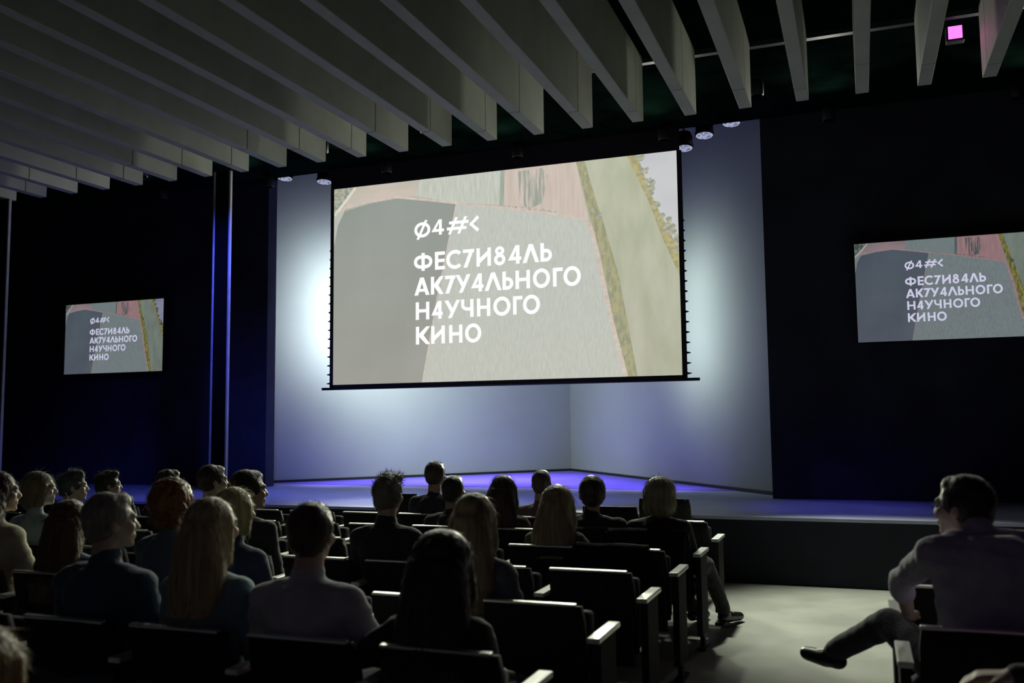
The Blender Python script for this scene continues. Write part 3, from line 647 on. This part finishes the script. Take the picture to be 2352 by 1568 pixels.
def person(x, y, T, label, sex='m', body=0, head=None, pitch=0, hair='short', hcol=(.02, .015, .012), hlen=.3, hwid=1.0, shirt=(.05, .05, .06), trou=(.014, .014, .02), pose='lap', legs='sit', skin=None, collar=False, vox=.010, lean=0, wide=1.0, seed=0, joints=None, sleeve='long', hs=1.0, glasses=False, hseed=None, headoff=(0, 0), hunch=0):
    """seated figure; x, y is the floor point under the hips, T the height of the crown"""
    skin = skin or SKIN; J = {}
    sw = (.175 if sex == 'm' else .150)*wide
    B = rotz(R(body))                                 # body turned about z (degrees, + = left)
    lx, ly = lean if isinstance(lean, tuple) else (lean, 0)
    def P_(a, b, c):
        t = max(0, (c-.5)/max(.1, T-.5)); v = B@V3(a, b, c); return v + B@V3(lx*t, ly*t, 0)
    hc = P_(headoff[0], .0+headoff[1], T-.122*hs); T0 = T; T = T+hunch
    if head is None: head = math.degrees(math.atan2(-(-4.6-x), 11.4-y))*1.0   # towards the big screen
    Hd = rotz(R(head))@rotx(R(pitch))
    for s in (-1, 1):
        J['S', s] = P_(s*sw, -.03, T-.365)
        if pose == 'lap': J['E', s] = P_(s*(sw+.07), .02, T-.64); J['W', s] = P_(s*.11, .29, .60); J['HD', s] = B@V3(-s*.45, .8, -.05)
        elif pose == 'rest': J['E', s] = P_(s*(sw+.09), .02, max(.72, T-.60)); J['W', s] = P_(s*(sw+.09), .27, .70); J['HD', s] = B@V3(0, 1, -.1)
        elif pose == 'chin':
            J['E', s] = P_(s*(sw+.06), .12, T-.62); J['W', s] = P_(s*.16, .30, .62) if s < 0 else P_(.07, .20, T-.31); J['HD', s] = B@V3(-s*.5, .8, 0) if s < 0 else B@V3(-.35, -.35, .85)
        J['Hp', s] = P_(s*.095, .02, .52); J['K', s] = P_(s*.13, .44, .50); J['A', s] = P_(s*.13, .46, .09); J['T', s] = P_(s*.15, .63, .045)
        if legs == 'right': J['K', s] = P_(s*.13+.12, .42, .50); J['A', s] = P_(s*.12+.22, .72, .10); J['T', s] = P_(s*.13+.28, .88, .045)
    if joints:
        for k_, v_ in joints.items(): J[k_] = V3(*v_)-V3(x, y, 0) if k_[0] != 'HD' else V3(*v_)
    nb = P_(headoff[0]*.5, -.035+headoff[1]*.5, T-.29)
    k = wide
    def torso(pr, g, top=True, low=.44):
        z = [(.44, .165, .13, 0), (.52, .172, .135, 0), ((.5+T-.46)/2-.03, .140, .108, .0), (T-.50, .158, .118, -.015), (T-.42, .165, .115, -.025), (T-.36, .150, .095, -.033), (T-.325, .105, .078, -.036), (T-.30, .070, .066, -.036)]
        secs = []
        for zz, rx, ry, oy in z:
            t = max(0, (zz-.5)/(T-.5)); secs.append((lx*t, oy+ly*t, zz, rx*k*(1 if sex == 'm' else .92)+g, ry*(.9+.1*k)+g))
        pr2 = Prims(); pr2.loft(secs, 24, .9); pr2.v[0] = pr2.v[0]@B.T; pr.add(pr2.v[0], pr2.f)
        for s in (-1, 1): pr.cap(nb+V3(0, 0, -.035), J['S', s]+V3(0, 0, -.005), .048+g, .058+g)
        if sex == 'f':
            for s in (-1, 1): pr.ell(P_(s*.07, .075, T-.47), (.062+g, .055+g, .06+g))
    bd = Prims(); torso(bd, 0)
    bd.cap(nb+V3(0, 0, -.03), hc+Hd@V3(0, -.02, -.06*hs), .060 if sex == 'm' else .050, .056 if sex == 'm' else .047)
    # head
    hp = Prims()
    hp.ell((0, -.012, .028), (.075, .095, .088)); hp.ell((0, .018, -.02), (.064, .076, .085)); hp.ell((0, .045, -.068), (.046, .044, .040)); hp.ell((0, .077, -.093), (.022, .018, .016))
    hp.cap((0, .088, .012), (0, .108, -.022), .009, .0125); hp.ell((0, .104, -.024), (.0165, .012, .010))
    hp.cap((-.03, .083, .028), (.03, .083, .028), .012, .012); hp.cap((-.018, .090, -.052), (.018, .090, -.052), .0075, .0075); hp.cap((-.015, .090, -.062), (.015, .090, -.062), .0075, .0075)
    for s in (-1, 1):
        hp.ell((s*.045, .065, -.02), (.022, .022, .026)); hp.ell((s*.076, -.008, -.006), (.011, .021, .033), rotz(s*.35))
    for i in range(len(hp.v)): hp.v[i] = (hp.v[i]*hs)@Hd.T+hc
    for v, in zip(hp.v): pass
    bd.add(np.concatenate(hp.v), hp.f)
    for s in (-1, 1):
        bd.cap(J['S', s], J['E', s], .052*(.9+.1*k), .041); bd.cap(J['E', s], J['W', s], .040, .027)
        hand(bd, J['W', s], J['HD', s], (0, 0, 1) if abs(J['HD', s][2]) < .7 else B@V3(0, 1, 0), s if abs(J['HD', s][2]) < .7 else -s, .55)
        bd.cap(J['Hp', s], J['K', s], .078, .056); bd.cap(J['K', s], J['A', s], .055, .036); bd.cap(J['A', s]-V3(0, 0, .01), J['T', s]-V3(0, 0, 0), .036, .026)
    me = fuse(bd, vox, 2)
    root = link_me('person', me, skin); root.location = (x, y, 0)
    prop(root, label, 'person', 'seated audience')
    # eyes
    for s in (-1, 1):
        ep = Prims(); ep.ell((0, 0, 0), (.0125, .011, .0105), None, 10, 8); ev = (ep.v[0]+V3(s*.031, .079, .006))*hs; ev = ev@Hd.T+hc
        mesh_obj('eye', ev, ep.f, EYE, root, True)
    # shirt
    sp = Prims(); torso(sp, .012)
    for s in (-1, 1):
        sp.cap(J['S', s], J['E', s], .062, .052)
        if sleeve == 'long': sp.cap(J['E', s], J['W', s]+(J['E', s]-J['W', s])*.06, .050, .036)
        elif sleeve == 'rolled': sp.cap(J['E', s], J['E', s]+(J['W', s]-J['E', s])*.35, .054, .050)
    sp.cap(nb+V3(0, 0, -.045), nb+V3(0, 0, .005), .072, .066 if collar else .060)
    if collar:
        sp.cap(nb+V3(0, 0, .0), nb+V3(0, .01, .03), .068, .064)
    me = fuse(sp, vox*1.2, 2); co = get_co(me); no = get_no(me)
    fold = wob(co, 26, seed+5, (1, 1, 1.8))*.006 + np.sin(co[:, 2]*75+co[:, 0]*22+2*np.sin(co[:, 0]*14))*.0022*(np.abs((co-nb)@B[:, 0]) > .14)
    set_co(me, co+no*fold[:, None]); link_me('jacket' if pose == 'suit' else 'top', me, cloth_mat(shirt), root)
    # trousers
    tp = Prims(); tp.ell(B@V3(0, .0, .50), (.178*k, .145, .085))
    for s in (-1, 1):
        tp.cap(J['Hp', s], J['K', s], .092, .068); tp.cap(J['K', s], J['A', s]+(J['K', s]-J['A', s])*.06, .066, .052)
    me = fuse(tp, vox*1.4, 2); co = get_co(me); no = get_no(me); set_co(me, co+no*(wob(co, 24, seed+9)*.004)[:, None]); link_me('trousers', me, cloth_mat(trou), root)
    for s in (-1, 1):
        sh = Prims(); a, t = J['A', s], J['T', s]; d = t-a; d[2] *= .3; d /= np.linalg.norm(d)
        sh.cap(a-d*.035-V3(0, 0, .035), a+d*.05-V3(0, 0, .03), .042, .042); sh.cap(a+d*.04-V3(0, 0, .035), t+d*.04-V3(0, 0, .0), .043, .034); sh.cap(a+V3(0, 0, 0), a-V3(0, 0, .03), .045, .042)
        me = fuse(sh, .012, 2); link_me('shoe', me, M_shoe, root)
    # hair, in head space
    if hair:
        hseed = seed if hseed is None else hseed
        pr = Prims(); L = hlen
        if hair in ('short', 'crop', 'tuft', 'grey'):
            g = .006 if hair == 'crop' else .014
            pr.ell((0, -.024, .034), (.076+g, .090+g, .086+g)); pr.ell((0, -.045, -.02), (.066+g*.6, .062+g*.6, .062)); pr.ell((0, .030, .088), (.055, .050, .030+g*.6))
            if hair == 'tuft': pr.ell((.035, .03, .105), (.042, .05, .035)); pr.ell((-.01, .0, .115), (.05, .06, .03))
        elif hair == 'curly':
            pr.ell((0, -.03, .025), (.112*hwid, .112, .108)); pr.ell((0, -.045, -.055), (.108*hwid, .088, .085))
            r_ = np.random.default_rng(seed)
            for _ in range(46):
                d = r_.normal(size=3); d /= np.linalg.norm(d)
                if d[1] > .35 and d[2] < .5: continue
                pr.ell(V3(0, -.03, .0)+d*V3(.105*hwid, .105, .118), (.026, .026, .026), None, 8, 6)
        elif hair == 'bob':
            pr.ell((0, -.022, .030), (.094*hwid, .108, .100)); pr.ell((0, -.05, -.045), (.094*hwid, .078, .10))
            for s in (-1, 1): pr.cap((s*.070*hwid, .02, .03), (s*.074*hwid, .005, -.09), .030, .028)
        elif hair in ('long',):
            pr.ell((0, -.022, .030), (.090*hwid, .106, .100)); 
            for s in (-1, 1): pr.cap((s*.066*hwid, .015, .03), (s*.078*hwid, -.01, -.12), .032, .036)
        for i in range(len(pr.v)): pr.v[i] = (pr.v[i]*hs)@Hd.T+hc
        if hair == 'long':
            zt = hc[2]; bx = B@V3(1, 0, 0); by = B@V3(0, 1, 0); q = Prims(); secs = []
            for j in range(9):
                t = j/8; z = zt+.03 - (L+.03)*t
                wd = (.090+.040*min(1, t*1.6))*hwid*(1-.20*max(0, t-.75)/.25); dp = .085*(1-t)+.040
                oy = -.028*(1-t) - (.075+.045)*t**.7 if z > T-.42 else -.145-.01*(t)
                # keep the fall outside the back of the garment
                secs.append((0, oy, z-0, wd, dp))
            q.loft([(a, b, z, c, d) for a, b, z, c, d in secs], 22)
            vv = q.v[0]; zc = vv[:, 2:3]*0; vv = np.column_stack([vv[:, 0], vv[:, 1], np.zeros(len(vv))])@B.T+np.column_stack([np.full(len(vv), hc[0]), np.full(len(vv), hc[1]), q.v[0][:, 2]])
            pr.add(vv, q.f)
        me = fuse(pr, .011 if vox > .007 else .009, 1 if hair == 'curly' else 3); co = get_co(me); no = get_no(me)
        ang = np.arctan2(co[:, 0]-hc[0], co[:, 1]-hc[1])
        amp = {'curly': .012, 'crop': .0015, 'short': .004, 'tuft': .008, 'grey': .005, 'bob': .0035, 'long': .0035}[hair]
        f = {'curly': 70, 'crop': 60, 'short': 55, 'tuft': 45, 'grey': 60, 'bob': 30, 'long': 16}[hair]
        dsp = wob(co, f, hseed+20, (1, 1, .35 if hair in ('long', 'bob') else 1))*amp + (np.sin(ang*46+3*np.sin(co[:, 2]*9+hseed))*.0016 if hair in ('long', 'bob') else 0)
        co2 = co+no*dsp[:, None]; set_co(me, co2); no = get_no(me)
        ho = link_me('hair', me, hair_mat(hcol), root)
        # loose strands standing off the outline
        n = {'crop': 250, 'short': 600, 'tuft': 900, 'grey': 700, 'curly': 900, 'bob': 600, 'long': 700}[hair]; r_ = np.random.default_rng(seed+3)
        idx = r_.choice(len(co2), min(n, len(co2)), replace=False); VV = []; FF = []
        for i in idx:
            p0, nn = co2[i], no[i]
            if hair in ('long', 'bob'): d = V3(0, 0, -1)-nn*(-nn[2]) + nn*.16; Ls = r_.uniform(.03, .07); bend = nn*.10
            elif hair == 'curly': d = nn*.8+r_.normal(size=3)*.6; Ls = r_.uniform(.012, .03); bend = r_.normal(size=3)*.6
            else: d = nn*.55+Hd@V3(.25, .1, .25)+r_.normal(size=3)*.3; Ls = r_.uniform(.006, .014) if hair != 'tuft' else r_.uniform(.012, .035)*(1.3 if (p0-hc)[2] > .06 else .5); bend = V3(0, 0, -.3)
            d = d/np.linalg.norm(d); a = np.cross(d, nn+V3(.01, .02, 0)); a /= max(1e-6, np.linalg.norm(a)); w_ = .0011; b = len(VV)
            m_ = p0+d*Ls*.5; e = m_+(d+bend*.6)*Ls*.5
            bb = np.cross(d, a)
            VV += [p0+a*w_, p0-a*w_*.5+bb*w_*.8, p0-a*w_*.5-bb*w_*.8, m_+a*w_*.8, m_-a*w_*.4+bb*w_*.6, m_-a*w_*.4-bb*w_*.6, e]
            FF += [(b, b+1, b+4, b+3), (b+1, b+2, b+5, b+4), (b+2, b, b+3, b+5), (b+3, b+4, b+6), (b+4, b+5, b+6), (b+5, b+3, b+6)]
        lo = mesh_obj('loose_strands', VV, FF, hair_mat(hcol), ho); lo['kind'] = 'stuff'
    if glasses:
        bm = bmesh.new()
        for s in (-1, 1):
            c = V3(s*.031, .098, .004); tube_pts(bm, [Vector(Hd@(V3(c[0]+.021*math.cos(a), c[1], c[2]+.017*math.sin(a)))+hc) for a in np.linspace(0, 2*PI, 13)], .0013, 5)
            tube_pts(bm, [Vector(Hd@V3(s*.052, .095, .008)+hc), Vector(Hd@V3(s*.079, .0, .012)+hc)], .0014, 5)
        bm_obj('glasses', bm, M_metal, root)
    return root
M_shoe = mat('dark_leather', (.015, .013, .012), .35)
BLK = (.03, .022, .018); BRN = (.07, .045, .03); DKB = (.045, .032, .024); BLO = (.46, .38, .22); DBL = (.30, .24, .14); GRY = (.28, .27, .25); RED = (.22, .075, .010)
# nearest rows first
person(-1.46, 3.12, 1.18, 'person with long dark hair seen from behind, largest figure in the foreground', 'f', hair='long', hcol=DKB, hlen=.55, hwid=1.25, shirt=(.05, .045, .06), seed=1, joints={('E', -1): (-1.73, 3.05, .74), ('W', -1): (-1.56, 3.32, .64)}, vox=.009)
person(-2.02, 3.13, 1.265, 'person in white shirt with short hair and thick neck, nearest row', 'm', hair='short', hcol=BRN, shirt=(.55, .56, .62), collar=True, pose='rest', seed=2, vox=.009, wide=1.06, skin=SKIN_P, head=8)
person(-2.49, 3.13, 1.28, 'person with long straight blonde hair and pale denim top', 'f', hair='long', hcol=BLO, hlen=.33, hwid=.98, shirt=(.20, .32, .38), seed=3, vox=.009, head=-14)
person(-3.02, 3.13, 1.285, 'person in dark denim jacket with grey hair, face lit from the right', 'm', hair='grey', hcol=GRY, shirt=(.04, .09, .14), collar=True, seed=4, vox=.009, skin=SKIN_P, head=-32, wide=1.1)
person(-1.71, 4.02, 1.245, 'person with long blonde hair, behind the large dark-haired person', 'f', hair='long', hcol=DBL, hlen=.40, hwid=1.05, shirt=(.10, .12, .15), seed=5, head=10)
person(-3.06, 4.02, 1.25, 'person with blonde bob haircut and navy top', 'f', hair='bob', hcol=(.48, .44, .22), hwid=.95, shirt=(.04, .06, .13), collar=True, seed=6, head=-18)
person(-3.45, 4.02, 1.29, 'person with bright curly red hair', 'f', hair='curly', hcol=RED, hwid=1.0, shirt=(.10, .14, .20), seed=7, head=-14)
person(-4.16, 4.02, 1.17, 'person with very long dark hair and one lit ginger streak', 'f', hair='long', hcol=(.13, .075, .03), hlen=.42, hwid=1.12, shirt=(.10, .16, .28), seed=8, head=-24)
person(-4.72, 4.02, 1.32, 'person in cream cable-knit sweater at the left edge of the picture', 'f', hair='long', hcol=(.07, .04, .025), hlen=.24, hwid=.9, shirt=(.62, .56, .38), seed=9, skin=SKIN_P, head=-38, pose='rest')
person(-2.66, 4.94, 1.265, 'person in dark jacket with tousled fair hair, in front of the stage glow', 'm', hair='tuft', hcol=(.16, .14, .10), shirt=(.02, .022, .035), collar=True, seed=10, head=4, wide=.97)
person(-3.72, 4.94, 1.285, 'person in dark coat with dark hair and lit ear before the stage corner', 'm', hair='short', hcol=BLK, shirt=(.03, .03, .045), seed=11, head=-38, hs=1.06, lean=(.06, .02))
person(-5.42, 4.94, 1.265, 'person with wavy light hair and pale blue blouse, second from left edge', 'f', hair='bob', hcol=(.20, .17, .10), hwid=1.0, shirt=(.42, .54, .56), seed=12, skin=SKIN_P, head=-46)
person(-1.88, 5.80, 1.165, 'person with straight pale blonde hair, between dark suit and smaller long-haired people', 'f', hair='long', hcol=(.34, .28, .17), hlen=.32, hwid=1.12, shirt=(.09, .08, .07), seed=13, head=14, hs=1.08)
person(-4.62, 5.80, 1.275, 'person in white shirt with dark hair, beneath the blue-edged column', 'm', hair='short', hcol=DKB, shirt=(.45, .46, .36), collar=True, seed=14, skin=SKIN_P, head=-34)
person(-6.00, 5.80, 1.215, 'person with curly dark hair in profile and dark jacket', 'm', hair='tuft', hcol=(.07, .075, .08), shirt=(.05, .05, .07), collar=True, seed=15, skin=SKIN_P, head=-46)
person(-1.38, 6.64, 1.175, 'person with chin-length fair hair in dark coat at the aisle', 'f', hair='bob', hcol=(.30, .28, .17), hwid=1.1, shirt=(.015, .015, .022), trou=(.005, .005, .008), seed=16, head=22, hs=1.08, legs='right', wide=1.15)
person(-1.88, 6.64, 1.175, 'broad person in dark suit with short hair, second from the aisle', 'm', hair='short', hcol=(.05, .04, .03), shirt=(.015, .016, .028), collar=True, seed=17, head=16, wide=1.22, hs=1.12)
person(-2.58, 6.64, 1.175, 'person with long dark brown hair against the violet stage', 'f', hair='long', hcol=(.06, .035, .03), hlen=.26, hwid=1.05, shirt=(.06, .05, .055), seed=18, head=4)
person(-3.00, 6.64, 1.17, 'person with round smooth dark head, right of the tallest person', 'm', hair='crop', hcol=(.03, .03, .03), shirt=(.03, .03, .045), seed=19, head=-2, hs=1.05)
person(-5.76, 6.64, 1.19, 'person with only the dark crown showing above the red curls', 'm', hair='short', hcol=BLK, shirt=(.03, .03, .04), seed=20, skin=SKIN_P, head=-40)
person(-6.45, 6.64, 1.165, 'person in black holding a hand to the chin', 'm', hair='tuft', hcol=(.05, .055, .03), shirt=(.015, .015, .025), seed=21, skin=SKIN_P, head=-42, pose='chin')
person(-2.56, 7.48, 1.175, 'person with cropped hair and grey top beside the long dark hair', 'm', hair='crop', hcol=(.10, .09, .08), shirt=(.14, .12, .13), seed=22, head=6, hs=1.02)
person(-3.57, 7.48, 1.235, 'tallest person in the middle, dark shirt, against the white backdrop', 'm', hair='short', hcol=(.06, .055, .045), shirt=(.035, .04, .06), seed=23, head=-6, lean=(.02, 0))
# right block
person(.43, 4.06, 1.335, 'person in pale shirt with crossed legs, seated right of the aisle', 'm', body=22, hunch=.085, headoff=(-.03, .10), hair='short', hcol=(.02, .02, .012), shirt=(.50, .46, .60), trou=(.025, .026, .05), seed=24, head=58, skin=SKIN_P, vox=.009, wide=1.25, lean=(.02, .03), hs=1.05, glasses=True, sleeve='rolled',
       joints={('E', -1): (.13, 4.22, .90), ('W', -1): (.16, 4.45, .72), ('K', -1): (.08, 4.46, .68), ('A', -1): (-.17, 4.74, .47), ('T', -1): (-.27, 4.84, .43), ('K', 1): (.33, 4.52, .52), ('A', 1): (.02, 4.86, .12), ('T', 1): (-.08, 5.02, .05)})
person(.98, 5.80, 1.22, 'dark-haired person behind the pale shirt, cut by the right edge', 'f', hair='long', hcol=(.05, .03, .025), hlen=.3, hwid=1.1, shirt=(.02, .02, .03), seed=25, head=35)
person(.98, 3.12, 1.30, 'person at the bottom right corner with only resting hands in view', 'f', body=20, hair='long', hcol=DKB, hlen=.3, shirt=(.03, .03, .04), seed=26, head=30, vox=.0065, skin=SKIN_P, sleeve='long',
       joints={('E', -1): (.60, 2.94, .86), ('W', -1): (.36, 2.90, .865), ('HD', -1): (-1, .12, -.10), ('E', 1): (.74, 2.86, .82), ('W', 1): (.47, 2.80, .80), ('HD', 1): (-1, .10, .0)})
person(-2.03, 1.70, 1.09, 'blurred person with fair hair at the bottom left corner', 'f', hair='long', hcol=(.36, .26, .13), hlen=.3, hwid=1.0, shirt=(.05, .05, .06), seed=27, head=10)
bpy.data.objects.remove(TMP); bpy.data.scenes.remove(TS)
